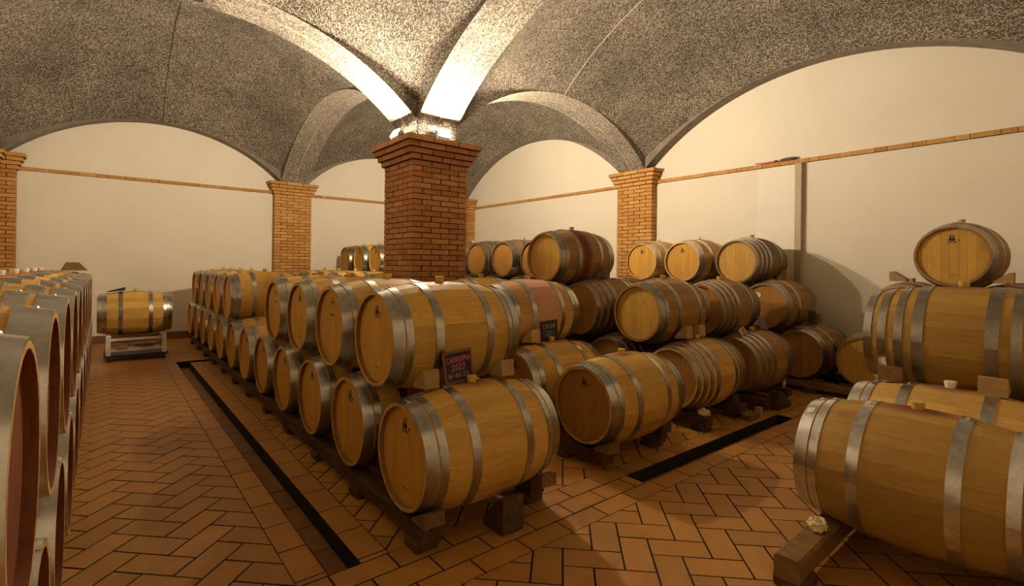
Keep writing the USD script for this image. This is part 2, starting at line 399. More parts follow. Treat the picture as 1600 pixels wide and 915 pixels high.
# ---------------------------------------------------------------- floor
def build_floor():
    fl = thing('floor', kind='structure')
    room = sbox(XL, YF, XR, YB)
    ch_left = sbox(.855, 2.42, 1.012, 9.06)
    ch_right = sbox(2.94, 2.112, 5.42, 2.268)
    ch_far = sbox(1.012, 8.905, 2.6, 9.06)
    channels = unary_union([ch_left, ch_right, ch_far])
    obj('screed', extrude(room.difference(channels), -.2, -.0022), 'grout', fl)
    obj('channel_bed', extrude(room, -.3, -.112), 'grout', fl)
    W, J = .155, .0052
    frame = unary_union([sbox(.706, 1.965, 7.2, 2.42), sbox(.706, 2.3, 1.168, 9.06)])
    herring = room.difference(frame).difference(channels).buffer(-.0005)
    tiles = []

    def put(poly, z1=0.0, z0=-.014, clip=None):
        if clip is not None:
            poly = poly.intersection(clip)
        for g in getattr(poly, 'geoms', [poly]):
            if g.geom_type == 'Polygon' and g.area > 3e-4:
                tiles.append((g.simplify(1e-4), z0, z1))
    # herringbone at 45 degrees, anchored on the corner seen at (2.349, 1.887)
    e1, e2 = np.array([-1, -1]) / math.sqrt(2), np.array([1, -1]) / math.sqrt(2)
    O = np.array([2.349, 1.887])
    clipbox = herring

    def quad(a0, a1, b0, b1):
        return Polygon([O + e2 * a + e1 * b for a, b in ((a0 + J, b0 + J), (a1 - J, b0 + J), (a1 - J, b1 - J), (a0 + J, b1 - J))])
    for i in range(-90, 91):
        for j in range(-45, 46):
            s, t = (i + 2 * j) * W, (i - 2 * j) * W
            c = O + e2 * s + e1 * t
            if not (XL - .5 < c[0] < XR + .5 and YF - .5 < c[1] < YB + .5):
                continue
            put(quad(s - W, s, t, t + 2 * W), clip=clipbox)
            put(quad(s, s + 2 * W, t, t + W), clip=clipbox)
    # border strips
    def strip_y(x0, x1, y0, y1, start, z1=0.0, z0=-.014):
        y = start
        while y < y1:
            a, b = max(y, y0), min(y + .3075, y1)
            if b - a > .012:
                put(sbox(x0 + J, a + J, x1 - J, b - J), z1, z0)
            y += .3075

    def strip_x(y0, y1, x0, x1, start, z1=0.0, z0=-.014):
        x = start
        while x < x1:
            a, b = max(x, x0), min(x + .3075, x1)
            if b - a > .012:
                put(sbox(a + J, y0 + J, b - J, y1 - J), z1, z0)
            x += .3075
    strip_y(.706, .855, 2.42, 9.06, 2.46 - .3075)
    strip_y(1.012, 1.168, 2.42, 8.905, 2.46 - .3075)
    strip_y(.855, 1.012, 2.42, 9.06, 2.40 - .3075 + .12, z1=-.096, z0=-.111)
    strip_x(8.905, 9.06, 1.012, 2.6, 1.1 - .3075, z1=-.096, z0=-.111)
    strip_x(2.268, 2.42, .706, 7.2, .706 + .45 - .615)
    strip_x(2.112, 2.268, .706, 2.94, .706 + .30 - .615)
    strip_x(2.112, 2.268, 5.42, 7.2, 5.42)
    strip_x(2.112, 2.268, 2.94, 5.42, 2.7, z1=-.096, z0=-.111)
    strip_x(1.965, 2.112, .706, 7.2, .706 + .45 - .615)
    # nearest and unhidden ones become parts of their own
    rng = np.random.default_rng(3)
    cam = np.array([0, 0])
    f = np.array([math.sin(YAW), math.cos(YAW)])
    r = np.array([math.cos(YAW), -math.sin(YAW)])
    blocked = [sbox(1.30, 2.6, 2.25, 11.5), sbox(2.8, 2.45, 7.8, 12), sbox(-1.6, -.3, -.1, 11), sbox(2.85, .1, 7.8, 1.0)]
    scored = []
    for k, (g, z0, z1) in enumerate(tiles):
        c = np.array(g.centroid.coords[0])
        d = c @ f
        inside = d > .6 and abs((c @ r) / d * FPX) < 840 and (1.5 / d * FPX + HORIZON) < 950
        hid = any(b.contains(g.centroid) for b in blocked)
        scored.append((g.area / d ** 3 if inside and not hid else 0, k))
    order = [k for s, k in sorted(scored, reverse=True) if s > 0][:300]
    keep = set(order)
    rest, wet = [], []
    for k, (g, z0, z1) in enumerate(tiles):
        m = extrude(g, z0, z1 + rng.uniform(-.0012, .0006))
        if k in keep:
            obj('tile', m, 'terracotta' if z1 > -.05 else 'terracotta_wet', fl)
        else:
            (rest if z1 > -.05 else wet).append(m)
    obj('tile_field', cat(rest), 'terracotta', fl, kind='stuff')
    obj('channel_tiles', cat(wet), 'terracotta_wet', fl, kind='stuff')


build_floor()


# ---------------------------------------------------------------- walls
def build_walls():
    H = 5.6
    w = thing('wall_back', kind='structure')
    obj('plaster', bx(XL - .3, XR + .3, YB, YB + .3, -.3, H), 'plaster', w)
    w = thing('wall_right', kind='structure')
    obj('plaster', bx(XR, XR + .3, YF - .3, YB, -.3, H), 'plaster', w)
    obj('plaster_patch', cbox(XR - .012, XR + .05, 3.06, 3.61, .05, 3.045, .004), 'patch_plaster', w)
    obj('wall_left', bx(XL - .3, XL, YF - .3, YB, -.3, H), 'plaster', kind='structure')
    obj('wall_front', bx(XL - .3, XR, YF - .3, YF, -.3, H), 'plaster', kind='structure')
    b = thing('baseboard_back', kind='structure')
    obj('skirting', cbox(-1.16, CX0, YB - .02, YB + .01, 0, .14, .004), 'skirting', b)
    # brick string courses
    rng = np.random.default_rng(5)

    def course(parent, a, b, fn):
        t, k = a, 0
        while t < b - .02:
            L = .262 if k % 2 == 0 else .135
            e = min(t + L, b)
            obj('brick', fn(t + .003, e - .003), 'brick_amber', parent)
            t, k = e, k + 1
    t1 = thing('trim_1', kind='structure')
    course(t1, -1.165, CX0, lambda a, b: bx(a, b, YB - .035, YB + .05, 3.055, 3.110, .0015, rng))
    course(t1, CX1, 7.5, lambda a, b: bx(a, b, YB - .035, YB + .05, 3.055, 3.110, .0015, rng))
    obj('mortar_bed', bx(-1.165, 7.5, YB - .027, YB + .04, 3.052, 3.112), 'mortar', t1)
    t2 = thing('trim_2', kind='structure')
    course(t2, CY1, 11.24, lambda a, b: bx(XR - .035, XR + .05, a, b, 3.055, 3.110, .0015, rng))
    course(t2, YF, CY0, lambda a, b: bx(XR - .035, XR + .05, a, b, 3.055, 3.110, .0015, rng))
    obj('mortar_bed', bx(XR - .027, XR + .04, YF, 11.24, 3.052, 3.112), 'mortar', t2)
    # conduit boxed down the right wall, and what lies on the course beside it
    c = thing('conduit', 'narrow beige vertical conduit down the right wall beside the smooth plaster patch', 'conduit', (XR, 2.995, 0))
    obj('casing', cbox(-.075, 0.01, -.045, .045, 0.02, 3.05, .006), 'conduit_paint', c)
    obj('clip', cat([cbox(-.078, 0.01, -.05, .05, z, z + .025, .003) for z in (1.9, 2.9)]), 'conduit_paint', c)
    rr = np.random.default_rng(8)
    s = thing('strap', 'crumpled red strap lying on the brick course near the conduit', 'strap', (XR - .03, 3.46, 3.111))
    for k in range(3):
        obj('strap_fold', xf(cbox(-.012, .012, -.09, .09, 0, .018, .004), (-.002 * k, -.02 + .1 * (k - 1), .004 * k), rx=rr.uniform(-7, 7), rz=rr.uniform(-6, 6)), 'red_plastic', s)
    obj('buckle', cbox(-.016, .014, -.15, -.11, 0, .035, .005), 'black_steel', s)
    g = trimesh.creation.icosphere(3, 1.0)
    v = np.array(g.vertices)
    v *= (1 + .35 * (meshkit.fbm(v * 1.8 + 3, 3)[:, None] - .5) * 2)
    obj('rag', T(v * [.026, .12, .022] + [XR - .035, 3.15, 3.135], g.faces), 'grey_cloth', smooth=40, label='dark grey rag bunched on the brick course above the conduit', cat='rag')


build_walls()


# ---------------------------------------------------------------- vaulted ceiling
def build_ceiling():
    c = thing('ceiling', kind='structure')
    n = 49
    for (xa, xb) in BAYX:
        for (ya, yb) in BAYY:
            xs, ys = cosine(xa, xb, n), cosine(ya, yb, n)
            m = grid(xs, ys, lambda U, V: np.stack([U, V, ZS + vault_z(U, V, xa, xb, ya, yb)], -1))
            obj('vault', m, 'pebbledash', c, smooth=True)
            # casting joint down the middle of the vault
            t = cosine(ya, yb, 60)
            xm = (xa + xb) / 2 - (.0 if xa < 0 else .05)
            z = ZS + vault_z(np.full_like(t, xm), t, xa, xb, ya, yb)
            ring = [(-.010, .02), (-.005, -.008), (.005, -.008), (.010, .02)]
            P = np.array([[(xm + dx, tt, zz + dz) for dx, dz in ring] for tt, zz in zip(t, z)])
            obj('casting_joint', sweep(P), 'joint_dark' if xa < 0 else 'joint_pale', c)
    D = .004                                                        # ribs stand proud of the vaults
    for (a, b) in BAYX:
        t = cosine(a, b, n)
        z = ZS + arc(t, a, b, RISE_X)
        P = np.array([[(tt, CYM + dy, zz + dz) for dy, dz in ((-RIB, .26), (-RIB, -D), (0, -D - .003), (RIB, -D), (RIB, .26))] for tt, zz in zip(t, z)])
        obj('rib', sweep(P, False), 'rib_plaster', c)
        Q = np.array([[(tt, CYM + dy, zz - D + dz) for dy, dz in ((-.012, .01), (-.006, -.012), (.006, -.012), (.012, .01))] for tt, zz in zip(t, z)])
        obj('casting_joint', sweep(Q), 'joint_pale', c)
    for (a, b) in BAYY:
        t = cosine(a, b, n)
        z = ZS + arc(t, a, b, RISE_Y)
        P = np.array([[(CXM + dx, tt, zz + dz) for dx, dz in ((-RIB, .26), (-RIB, -D), (0, -D - .003), (RIB, -D), (RIB, .26))] for tt, zz in zip(t, z)])
        obj('rib', sweep(P, False), 'rib_plaster', c)
        Q = np.array([[(CXM + dx, tt, zz - D + dz) for dx, dz in ((-.012, .01), (-.006, -.014), (.006, -.014), (.012, .01))] for tt, zz in zip(t, z)])
        obj('casting_joint', sweep(Q), 'joint_pale', c)
    # impost block between the column's capital and the ribs
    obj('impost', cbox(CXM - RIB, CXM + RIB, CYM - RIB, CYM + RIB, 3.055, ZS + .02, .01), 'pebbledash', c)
    # wall arches: the strip of soffit between each vault and its wall
    for (xa, xb) in BAYX:
        t = cosine(xa, xb, n)
        z = ZS + arc(t, xa, xb, RISE_X)
        for y0, y1 in ((BAYY[1][1], YB + .02), (YF - .02, BAYY[0][0])):
            P = np.array([[(tt, y0, zz), (tt, y1, zz), (tt, y1, zz + .25), (tt, y0, zz + .25)] for tt, zz in zip(t, z)])
            obj('wall_arch', sweep(P), 'arch_plaster', c, smooth=30)
    for (ya, yb) in BAYY:
        t = cosine(ya, yb, n)
        z = ZS + arc(t, ya, yb, RISE_Y)
        for x0, x1 in ((XL - .02, BAYX[0][0]), (BAYX[1][1], XR + .02)):
            P = np.array([[(x0, tt, zz), (x1, tt, zz), (x1, tt, zz + .25), (x0, tt, zz + .25)] for tt, zz in zip(t, z)])
            obj('wall_arch', sweep(P), 'arch_plaster', c, smooth=30)
    # springers over the corners and pilasters
    for x0, x1, y0, y1 in ((XL, BAYX[0][0], BAYY[1][1], YB), (BAYX[1][1], XR, BAYY[1][1], YB), (CXM - RIB, CXM + RIB, BAYY[1][1], YB), (BAYX[1][1], XR, CYM - RIB, CYM + RIB),
                           (XL, BAYX[0][0], CYM - RIB, CYM + RIB), (CXM - RIB, CXM + RIB, YF, BAYY[0][0]), (XL, BAYX[0][0], YF, BAYY[0][0]), (BAYX[1][1], XR, YF, BAYY[0][0])):
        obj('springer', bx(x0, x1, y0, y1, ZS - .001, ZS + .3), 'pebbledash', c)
    obj('roof_slab', bx(XL - .3, XR + .3, YF - .3, YB + .3, 5.6, 5.8), 'cellar_dark', c)


def sweep(P, closed=True):
    """P (n, k, 3): consecutive sections of a bar"""
    n, k, _ = P.shape
    F = []
    for j in range(k if closed else k - 1):
        j2 = (j + 1) % k
        i = np.arange(n - 1)
        a, b, c_, d = i * k + j, i * k + j2, (i + 1) * k + j2, (i + 1) * k + j
        F += [np.stack([a, b, c_], 1), np.stack([a, c_, d], 1)]
    F = np.vstack(F)
    if closed:
        caps = [[0, q + 1, q] for q in range(1, k - 1)] + [[(n - 1) * k, (n - 1) * k + q, (n - 1) * k + q + 1] for q in range(1, k - 1)]
        F = np.vstack([F, caps])
    m = T(P.reshape(-1, 3), F)
    return m


build_ceiling()

# ---------------------------------------------------------------- brick column and pilasters
COURSE, MOD, JT = .068, .2617, .0075


def build_column():
    rng = np.random.default_rng(11)
    col = thing('brick_column', 'free-standing square brick column with stepped capital in the middle of the cellar', 'column')
    W = CX1 - CX0
    core = [bx(CX0 + .013, CX1 - .013, CY0 + .013, CY1 - .013, 0, 2.785)]
    hidden = []
    half = .131
    z, k = 0.0, 0

    def ring(x0, x1, y0, y1, z, k):
        """bricks of one course: (mesh, seen)"""
        w = x1 - x0
        out = []
        n = 3
        m = w / n
        a, b = z + JT, z + COURSE - JT * .4
        if k % 2 == 0:
            for q in range(n):
                out.append((bx(x0 + q * m + (JT if q else 0), x0 + (q + 1) * m - (JT if q < n - 1 else 0), y0, y0 + half - JT, a, b, .0018, rng), True))
                out.append((bx(x0 + q * m + (JT if q else 0), x0 + (q + 1) * m - (JT if q < n - 1 else 0), y1 - half + JT, y1, a, b, .0018, rng), False))
            s = (w - 2 * half) / 2
            for q in range(2):
                out.append((bx(x0, x0 + half, y0 + half + q * s + JT, y0 + half + (q + 1) * s - JT, a, b, .0018, rng), True))
                out.append((bx(x1 - half, x1, y0 + half + q * s + JT, y0 + half + (q + 1) * s - JT, a, b, .0018, rng), False))
        else:
            for q in range(n):
                out.append((bx(x0, x0 + half - JT, y0 + q * m + (JT if q else 0), y0 + (q + 1) * m - (JT if q < n - 1 else 0), a, b, .0018, rng), True))
                out.append((bx(x1 - half + JT, x1, y0 + q * m + (JT if q else 0), y0 + (q + 1) * m - (JT if q < n - 1 else 0), a, b, .0018, rng), q == 0))
            s = (w - 2 * half) / 2
            for q in range(2):
                out.append((bx(x0 + half + q * s + JT, x0 + half + (q + 1) * s - JT, y0, y0 + half, a, b, .0018, rng), True))
                out.append((bx(x0 + half + q * s + JT, x0 + half + (q + 1) * s - JT, y1 - half, y1, a, b, .0018, rng), False))
        return out
    while z < 2.785 - .01:
        for m, seen in ring(CX0, CX1, CY0, CY1, z, k):
            if seen and z > .55:
                obj('brick', m, 'brick', col)
            else:
                hidden.append(m)
        z, k = z + COURSE, k + 1
    for q in range(4):
        o = .035 * (q + 1)
        core.append(bx(CX0 - o + .012, CX1 + o - .012, CY0 - o + .012, CY1 + o - .012, z, z + COURSE - .002))
        for m, seen in ring(CX0 - o, CX1 + o, CY0 - o, CY1 + o, z, k):
            if seen:
                obj('brick', m, 'brick', col)
            else:
                hidden.append(m)
        z, k = z + COURSE, k + 1
    obj('mortar_core', cat(core), 'mortar', col)
    obj('brick_backing', cat(hidden), 'brick', col, kind='stuff')
    return z


CAP_TOP = build_column()


def pilaster(name, label, at, ux, uy, width, depth, zlo, seed, ncap=4, into=None):
    """a brick pilaster: 'at' is the corner on the wall plane, ux runs along the face, uy points out of the wall"""
    rng = np.random.default_rng(seed)
    p = into or thing(name, label, 'pilaster')
    ux, uy, at = np.array(ux, float), np.array(uy, float), np.array(at, float)

    def block(a0, a1, d, z0, z1, jit=.0015):
        m = bx(a0, a1, .002, d, z0, z1, jit, rng) if jit else bx(a0, a1, .002, d, z0, z1)
        v = np.array(m.vertices)
        P = np.stack([at[0] + ux[0] * v[:, 0] + uy[0] * v[:, 1], at[1] + ux[1] * v[:, 0] + uy[1] * v[:, 1], v[:, 2]], 1)
        f = np.array(m.faces)
        if ux[0] * uy[1] - ux[1] * uy[0] < 0:
            f = f[:, ::-1]
        return T(P, f)
    core, low = [block(.01, width - .01, depth - .012, 0, 3.03, 0)], []
    n = max(1, round(width / MOD))
    z, k = 0.0, 0
    ztop = 3.06 - COURSE * .02
    steps = int(round(3.06 / COURSE))
    for k in range(steps + ncap):
        z = max(0, k * COURSE - .024)
        o = 0.0 if k < steps else .03 * (k - steps + 1)
        a0, a1 = -o, width + o
        m = (a1 - a0) / n
        cuts = [a0 + q * m for q in range(n + 1)] if k % 2 == 0 else [a0] + [a0 + (q + .5) * m for q in range(n)] + [a1]
        if o:
            core.append(block(a0 + .01, a1 - .01, depth + o - .012, z, z + COURSE - .002, 0))
        for q in range(len(cuts) - 1):
            b = block(cuts[q] + (JT * .8 if q else 0), cuts[q + 1] - (JT * .8 if q < len(cuts) - 2 else 0), depth + o, z + JT * .9, z + COURSE - JT * .4)
            if z >= zlo:
                obj('brick', b, 'brick_amber', p)
            else:
                low.append(b)
    obj('mortar_core', cat(core), 'mortar', p)
    if low:
        obj('brick_backing', cat(low), 'brick_amber', p, kind='stuff')
    return p


pilaster('brick_pilaster', 'brick pilaster on the back wall between the left aisle and the column', (CX0, YB), (1, 0), (0, -1), CX1 - CX0, .15, 1.25, 21)
pilaster('brick_pilaster', 'brick pilaster on the right wall behind the stacked barrels right of the column', (XR, CY1), (0, -1), (-1, 0), CY1 - CY0, .15, 1.25, 22)
cp = pilaster('corner_pilaster', 'brick corner pilaster at the far left edge of the back wall', (-1.39, YB), (1, 0), (0, -1), .225, .15, 1.25, 23)
pilaster('corner_pilaster', '', (XL, 11.92), (0, -1), (1, 0), .37, .15, 1.25, 24, into=cp)
pilaster('corner_pilaster', 'brick corner pilaster half hidden behind the right side of the column', (XR, 11.77), (0, -1), (-1, 0), .53, .15, 1.25, 25)


# ---------------------------------------------------------------- flood lamps on the column's capital
def flood_lamp(label, loc, rotz):
    """local -y is the way the lamp faces"""
    t = thing('flood_lamp', label, 'lamp', loc, rotz)
    up = 30
    shell = cat([cbox(-.085, .085, -.005, .06, -.055, .055, .01), cbox(-.09, .09, -.012, -.002, .05, .058, .002), cbox(-.09, .09, -.012, -.002, -.058, -.05, .002),
                 cbox(-.09, -.082, -.012, -.002, -.058, .058, .002), cbox(.082, .09, -.012, -.002, -.058, .058, .002)] + [cbox(-.07, .07, .058, .075, z, z + .006, .001) for z in (-.03, -.01, .01, .03)])
    obj('housing', xf(shell, (0, 0, .078), rx=-up), 'lamp_body', t)
    obj('glass', xf(cbox(-.08, .08, -.012, -.006, -.049, .049, .002), (0, 0, .078), rx=-up), 'lamp_glow', t)
    obj('bracket', cat([cbox(-.1, .1, -.02, .03, 0, .006, .001), cbox(-.1, -.094, -.012, .012, 0, .08, .001), cbox(.094, .1, -.012, .012, 0, .08, .001)]), 'lamp_body', t)


o = .485
flood_lamp('lit flood lamp on the capital of the brick column, facing the camera side', (CXM - .02, CYM - o, CAP_TOP), 0)
flood_lamp('lit flood lamp on the left ledge of the brick column capital', (CXM - o, CYM - .10, CAP_TOP), -90)
flood_lamp('lit flood lamp hidden on the right ledge of the brick column capital', (CXM + o, CYM, CAP_TOP), 90)
flood_lamp('lit flood lamp hidden on the back ledge of the brick column capital', (CXM, CYM + o, CAP_TOP), 180)

# ---------------------------------------------------------------- barrels
BL, RB, RE = .93, .345, .285         # length, radius at the bilge, radius at the ends


def prof(t):
    return RB - (RB - RE) * np.abs(2 * t / BL) ** 2.0


def stave(a0, a1, n=12):
    ts = np.linspace(-BL / 2, BL / 2, n + 1)
    e = (a1 - a0) * .06
    P = []
    for i, t in enumerate(ts):
        R = float(prof(t))
        th = .026 if 0 < i < n else .017
        row = [(R - .0013, a0 + .0004), (R, a0 + e), (R, a1 - e), (R - .0013, a1 - .0004), (R - th, a1 - .0004), (R - th, a0 + .0004)]
        P.append([(t, r * math.cos(a), RB + r * math.sin(a)) for r, a in row])
    return sweep(np.array(P))


def hoop(x0, x1, top=True, seed=0, split=False):
    n = 56
    a = np.linspace(0, 2 * np.pi, n, endpoint=False)
    P = []
    for ang in np.append(a, 2 * np.pi):
        row = []
        for x, dr in ((x0, -.001), (x0, .0035), (x1, .0035), (x1, -.001)):
            r = float(prof(x)) + dr
            row.append((x, r * math.cos(ang), RB + r * math.sin(ang)))
        P.append(row)
    m = sweep(np.array(P))
    parts = [m]
    if top:                           # riveted lap of the hoop, near the top
        rng = np.random.default_rng(seed)
        a0 = math.pi / 2 + rng.uniform(-.1, .1)
        P = []
        for ang in np.linspace(a0 - .09, a0 + .09, 5):
            row = []
            for x, dr in ((x0 + .001, .002), (x0 + .001, .0058), (x1 - .001, .0058), (x1 - .001, .002)):
                r = float(prof(x)) + dr
                row.append((x, r * math.cos(ang), RB + r * math.sin(ang)))
            P.append(row)
        parts.append(sweep(np.array(P)))
        xm = (x0 + x1) / 2
        for da in (-.045, .045):
            r = float(prof(xm)) + .0055
            rv = cyl(.008, .005, .004, 8)
            rv.apply_transform(trimesh.transformations.rotation_matrix(a0 + da - math.pi / 2, [1, 0, 0]))
            rv.apply_translation((xm, r * math.cos(a0 + da), RB + r * math.sin(a0 + da)))
            parts.append(rv)
    return (m, cat(parts[1:])) if split else cat(parts)


def head_planks(side, rot=0):
    """planks of one end; recessed inside the chime"""
    x = side * (BL / 2 - .036)
    R = float(prof(x)) - .022
    disc = Polygon([(R * math.cos(a), R * math.sin(a)) for a in np.linspace(0, 2 * np.pi, 65)[:-1]])
    cuts = [-R - .01, -.175, -.112, -.05, .018, .085, .15, R + .01]
    out = []
    for a, b in zip(cuts[:-1], cuts[1:]):
        g = disc.intersection(sbox(a + .0006, -1, b - .0006, 1))
        m = extrude(g, -.009, .009)
        v = np.array(m.vertices)
        out.append(T(np.stack([x + v[:, 2], v[:, 0], RB + v[:, 1]], 1), m.faces))
    return out


def stamp(kind):
    """ink marks on the head that faces -x: (mesh, material) list"""
    x = -(BL / 2 - .036) - .0092
    out = []

    def place(m, y, z):          # drawing plane xy -> head; the viewer looks along +x, so drawing x -> -y
        v = np.array(m.vertices)
        f = np.array(m.faces)
        return T(np.stack([x - v[:, 2] * .4, y - v[:, 0], RB + z + v[:, 1]], 1), f)
    if kind == 'castle':
        ms = [bx(-.026, .022, -.018, .008, 0, .002), bx(-.018, -.008, .008, .028, 0, .002), bx(.004, .014, .008, .026, 0, .002), hull([(-.02, .028, 0), (-.006, .028, 0), (-.013, .042, 0), (-.02, .028, .002), (-.006, .028, .002), (-.013, .042, .002)]),
              hull([(.002, .026, 0), (.016, .026, 0), (.009, .040, 0), (.002, .026, .002), (.016, .026, .002), (.009, .040, .002)]), cyl(.008, .008, .002, 10).apply_translation((.05, -.012, 0))]
        out.append((place(cat(ms), .0, .165), 'stamp_ink'))
        out.append((place(bx(-.036, .036, -.04, -.022, 0, .0012), .0, .165), 'stamp_soft'))
        out.append((place(cat([bx(-.02 + q * .012, -.012 + q * .012, 0, .006, 0, .0015) for q in range(4)] + [cyl(.004, .004, .0015, 8).apply_translation((0, -.014, 0))]), 0, -.18), 'stamp_ink'))
    if kind == 'crest':
        ring = []
        for a in np.linspace(0, 2 * np.pi, 25)[:-1]:
            ring.append(xf(bx(-.006, .006, -.0022, .0022, 0, .0015), (.036 * math.cos(a), .036 * math.sin(a), 0), rz=math.degrees(a) + 90))
        ms = ring + [hull([(-.024, .008, 0), (.024, .008, 0), (0, -.018, 0), (-.024, .008, .0015), (.024, .008, .0015), (0, -.018, .0015)]), bx(-.02, .02, .011, .016, 0, .0015)]
        out.append((place(cat(ms), -.01, .17), 'stamp_ink'))
        out.append((place(cat([bx(-.036 + q * .012, -.027 + q * .012, 0, .012, 0, .0015) for q in range(6)]), -.01, .075), 'stamp_ink'))
        out.append((place(cyl(.005, .005, .0015, 8), -.01, -.11), 'stamp_ink'))
    if kind == 'sticker':
        e = cyl(1, 1, .002, 28)
        e.apply_scale((.055, .036, 1))
        out.append((place(e, .10, .135), 'sticker'))
        out.append((place(cat([xf(bx(-.03, .005, -.004, .004, .002, .0035), (0, 0, 0), rz=-28), xf(bx(-.005, .03, -.004, .004, .002, .0035), (0, -.004, 0), rz=28)]), .10, .135), 'stamp_ink'))
    if kind == 'scroll':
        out.append((place(cat([xf(bx(-.012, .012, -.003, .003, 0, .0015), (-.04 + .02 * q, .004 * math.sin(q * 1.7), 0), rz=30 * math.sin(q * 2.1)) for q in range(5)] + [bx(-.05, .05, -.022, -.017, 0, .0015)]), .0, .15), 'stamp_soft'))
    return out


SIX = [(-.465, -.400), (-.392, -.348), (-.213, -.160)]
EIGHT = [(-.465, -.418), (-.384, -.335), (-.291, -.245), (-.198, -.140)]
WIDE = [(-.465, -.372), (-.345, -.278), (-.190, -.105)]
#           staves, heads, hoops, hoop material, bung, mark, separate staves
KIND = {
    'new': ('oak_bung', 'head_oak', SIX, 'steel', 'bung_yellow', 'castle', True),
    'crest': ('oak', 'head_oak', SIX, 'steel', 'bung_yellow', 'crest', True),
    'new_far': ('oak_bung', 'head_oak', SIX, 'steel', 'bung_yellow', 'castle', False),
    'old_far': ('oak_brown', 'head_amber', SIX, 'steel_old', 'bung_cork', None, False),
    'old_eight_far': ('oak_brown', 'head_amber', EIGHT, 'steel_old', 'bung_cork', None, False),
    'dark_far': ('oak_dark', 'head_brown', EIGHT, 'steel_old', 'bung_cork', None, False),
    'old': ('oak_brown', 'head_amber', SIX, 'steel_old', 'bung_cork', None, True),
    'eight': ('oak_brown', 'head_brown', EIGHT, 'steel_old', 'bung_yellow', None, True),
    'eight_light': ('oak_bung', 'head_brown', EIGHT, 'steel_old', 'bung_yellow', None, True),
    'plain': ('oak_bung', 'head_brown', SIX, 'steel', 'bung_yellow', 'castle', True),
    'scroll': ('oak_brown', 'head_brown', SIX, 'steel_old', 'bung_yellow', 'scroll', True),
    'sticker': ('oak_brown', 'head_brown', SIX, 'steel_old', 'bung_cork', 'sticker', True),
    'pink': ('oak_pink', 'head_oak', SIX, 'steel', 'bung_cork', None, True),
    'red': ('oak_red', 'head_amber', SIX, 'steel_old', 'bung_cork', None, True),
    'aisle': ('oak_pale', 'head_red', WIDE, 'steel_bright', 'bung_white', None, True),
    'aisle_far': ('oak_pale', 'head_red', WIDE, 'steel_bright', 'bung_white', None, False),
    'mid': ('oak_mid', 'head_brown', SIX, 'steel_bright', 'bung_yellow', None, True),
    'eight_mid': ('oak_mid', 'head_brown', EIGHT, 'steel_old', 'bung_yellow', None, True),
    'eight_amber': ('oak_dark', 'head_amber', EIGHT, 'steel_old', 'bung_cork', None, True),
    'dark_six_far': ('oak_dark', 'head_brown', SIX, 'steel', 'bung_cork', None, False),
    'pale': ('oak_pale', 'head_oak', SIX, 'steel_bright', 'bung_white', 'castle', True),
    'old_marked': ('oak_brown', 'head_amber', SIX, 'steel_old', 'bung_cork', 'castle', True),
}
FIRST = {}


def build_barrel(kind, root):
    body, hd, hoops, hm, bung, mark, split = KIND[kind]
    rng = np.random.default_rng(sum(map(ord, kind)))
    ns = 26
    w = rng.uniform(.75, 1.25, ns)
    edges = np.concatenate([[0], np.cumsum(w)]) / w.sum() * 2 * np.pi + rng.uniform(0, 6)
    st = [stave(edges[k], edges[k + 1], 12 if split else 8) for k in range(ns)]
    if split:
        for s in st:
            obj('stave', s, body, root, smooth=25)
        for side in (-1, 1):
            for h in head_planks(side):
                obj('head_plank', h, hd, root)
    else:
        obj('staves', cat(st), body, root, smooth=25)
        for side in (-1, 1):
            obj('head', cat(head_planks(side)), hd, root)
    for k, (a, b) in enumerate(hoops):
        for x0, x1, sd in ((a, b, k), (-b, -a, k + 9)):
            if split:
                ring, lap = hoop(x0, x1, True, sd, True)
                hp = obj('hoop', ring, hm, root, smooth=30)
                obj('riveted_lap', lap, hm, hp, smooth=30)
            else:
                obj('hoop', hoop(x0, x1, True, sd), hm, root, smooth=30)
    bg = cyl(.024, .031, .048, 16, .004)
    bg.apply_translation((0, 0, 2 * RB - .012))
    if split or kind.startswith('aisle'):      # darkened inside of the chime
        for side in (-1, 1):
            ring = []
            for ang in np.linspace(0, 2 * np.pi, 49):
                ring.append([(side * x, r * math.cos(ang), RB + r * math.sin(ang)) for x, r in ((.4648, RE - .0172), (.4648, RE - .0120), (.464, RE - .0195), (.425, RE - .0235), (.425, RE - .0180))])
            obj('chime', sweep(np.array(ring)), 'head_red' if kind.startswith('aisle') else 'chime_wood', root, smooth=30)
    obj('bung', bg, bung, root, smooth=30)
    if kind == 'mid':                 # small paper label on the end hoop
        P = []
        for ang in np.linspace(math.radians(58), math.radians(66), 4):
            P.append([(x, (float(prof(x)) + d) * math.cos(ang), RB + (float(prof(x)) + d) * math.sin(ang)) for x, d in ((.415, .003), (.415, .0052), (.455, .0052), (.455, .003))])
        obj('paper_label', sweep(np.array(P)), 'white_paint', root, label='small white paper label on the end hoop')
    if mark:
        for m, mt in stamp(mark):
            obj('stamp', m, mt, root, label='dark printed cooper\'s mark on the head' if mark != 'sticker' else 'pale oval sticker on the head')


BARREL_COUNT = 0


def barrel(kind, x, y, zc, label, group, rz=0, head=True):
    """x: the plane of the end that faces -x (or the centre when head=False); zc: height of the axis"""
    xc = x + BL / 2 if head else x
    t = thing('oak_barrel', label, 'barrel', (xc, y, zc - RB), rz, group)
    if kind not in FIRST:
        FIRST[kind] = t
        build_barrel(kind, t)
    else:
        t.GetReferences().AddInternalReference(FIRST[kind].GetPath())
        t.SetInstanceable(True)
    return t


ZL, ZU, ZT = .463, 1.033, 1.605
